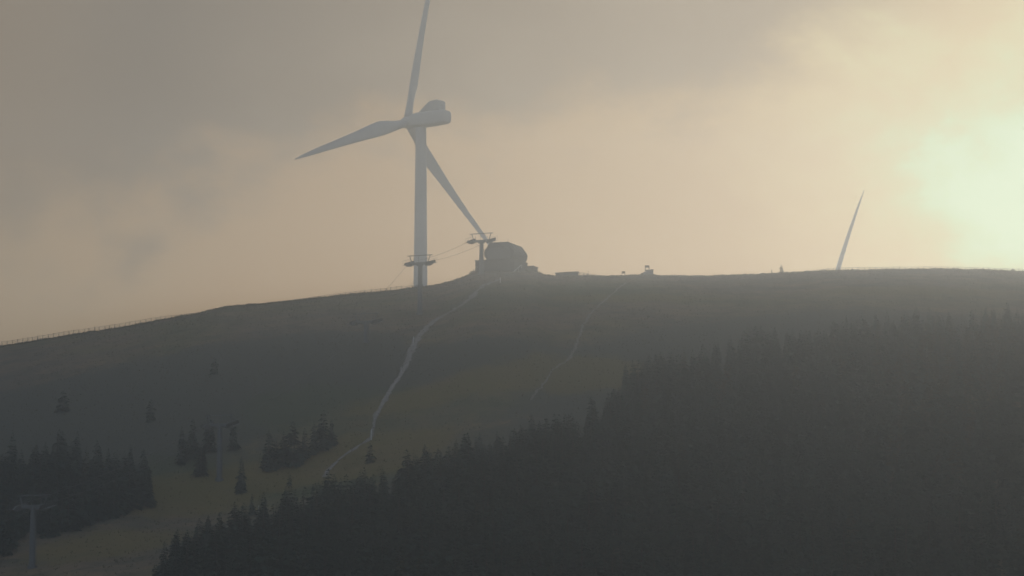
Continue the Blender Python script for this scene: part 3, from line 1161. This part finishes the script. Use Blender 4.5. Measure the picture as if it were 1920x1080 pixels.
def ramp(src, stops, interp='EASE'):
    c = n.new("ShaderNodeValToRGB"); c.color_ramp.interpolation = interp
    while len(c.color_ramp.elements) < len(stops): c.color_ramp.elements.new(.5)
    for e, (p_, col_) in zip(c.color_ramp.elements, stops):
        e.position = p_; e.color = (*col_, 1)
    l.new(src, c.inputs["Fac"])
    return c.outputs["Color"]


def wmix(f, a, b, mode='MIX'):
    x = n.new("ShaderNodeMix"); x.data_type = 'RGBA'; x.blend_type = mode
    if isinstance(f, float): x.inputs[0].default_value = f
    else: l.new(f, x.inputs[0])
    for i, q in ((6, a), (7, b)):
        if isinstance(q, tuple): x.inputs[i].default_value = (*q, 1)
        else: l.new(q, x.inputs[i])
    return x.outputs[2]


GLOW = Vector(ray(1925, 290)).normalized()
cosang = math_('MINIMUM', vdot(tuple(GLOW)), .999999)
ang = math_('MULTIPLY', math_('ARCCOSINE', cosang), 180 / math.pi)
n1 = wnoise(9, 5, .55, (1, 1, 1.6), (3.1, 0, .7), .3)
n2 = wnoise(26, 6, .6, (1, 1, 1.5), (.4, 2, 1.3), .2)
a2 = math_('ADD', ang, math_('MULTIPLY', n1, 6.5))
a2 = math_('ADD', a2, math_('MULTIPLY', n2, 4.5))
glow = ramp(math_('DIVIDE', a2, 30.), [(0, (0.2667, 0.5000, 0.3667)), (0.025, (0.2067, 0.4333, 0.2833)), (0.052, (0.2400, 0.3067, 0.1600)), (0.1, (0.2667, 0.2133, 0.1033)), (0.19, (0.1533, 0.0917, 0.0367)), (0.38, (0.1533, 0.0850, 0.0350)), (0.6, (0.1533, 0.1167, 0.0700)), (1, (0.1000, 0.0933, 0.0800))], 'B_SPLINE')
glow = wmix(1.0, glow, (3., 3., 3.), 'MULTIPLY')
q_ = math_('SUBTRACT', vdot((-.20, 0, 1)), math_('MULTIPLY', n1, -.085))
q_ = math_('ADD', q_, math_('MULTIPLY', n2, .045))
mr = n.new("ShaderNodeMapRange"); mr.interpolation_type = 'SMOOTHSTEP'
l.new(q_, mr.inputs[0]); mr.inputs[1].default_value = .172; mr.inputs[2].default_value = .195
mr.inputs[3].default_value = 0; mr.inputs[4].default_value = .97
near = n.new("ShaderNodeMapRange"); near.interpolation_type = 'SMOOTHSTEP'
l.new(ang, near.inputs[0]); near.inputs[1].default_value = 1.8; near.inputs[2].default_value = 5.0
cloudf = math_('MULTIPLY', mr.outputs[0], near.outputs[0])
lft = n.new("ShaderNodeMapRange"); lft.interpolation_type = 'SMOOTHSTEP'
l.new(vdot((1, 0, 0)), lft.inputs[0]); lft.inputs[1].default_value = -.145; lft.inputs[2].default_value = -.095
lft.inputs[3].default_value = .62; lft.inputs[4].default_value = 1
cloudf = math_('MULTIPLY', cloudf, lft.outputs[0])
grey = ramp(math_('ADD', math_('ADD', math_('MULTIPLY', n1, .9), math_('MULTIPLY', n2, .7)), .5), [(.36, (.0, .010, .034)), (.68, (.065, .068, .078))])
sky_c = wmix(cloudf, glow, grey)
far = n.new("ShaderNodeMapRange"); far.interpolation_type = 'SMOOTHSTEP'
l.new(ang, far.inputs[0]); far.inputs[1].default_value = 17; far.inputs[2].default_value = 50
sky_c = wmix(far.outputs[0], sky_c, ramp(math_('ADD', math_('MULTIPLY', n1, .9), .5), [(.3, (.235, .278, .34)), (.7, (.34, .388, .455))]))
nis = n.new("ShaderNodeTexSky"); nis.sky_type = 'NISHITA'; nis.sun_disc = False
nis.sun_elevation = elev; nis.sun_rotation = azim
nis.air_density = 1.5; nis.dust_density = 3
bgN = n.new("ShaderNodeBackground"); bgN.inputs["Strength"].default_value = .08
l.new(nis.outputs[0], bgN.inputs["Color"])
bgC = n.new("ShaderNodeBackground"); bgC.inputs["Strength"].default_value = 1.0
l.new(sky_c, bgC.inputs["Color"])
ms_ = n.new("ShaderNodeMixShader"); ms_.inputs[0].default_value = .9
l.new(bgN.outputs[0], ms_.inputs[1]); l.new(bgC.outputs[0], ms_.inputs[2])
l.new(ms_.outputs[0], out.inputs["Surface"])

# ------------------------------------------------------------------ render settings
S.view_settings.view_transform = 'Standard'
S.view_settings.look = 'None'
S.view_settings.exposure = .08
S.view_settings.gamma = 1
S.cycles.use_denoising = True
try:
    S.cycles.denoiser = 'OPENIMAGEDENOISE'
except Exception as e:
    print("no denoiser", e)
S.cycles.max_bounces = 5
S.cycles.diffuse_bounces = 2
S.cycles.volume_bounces = 0
S.cycles.use_adaptive_sampling = False
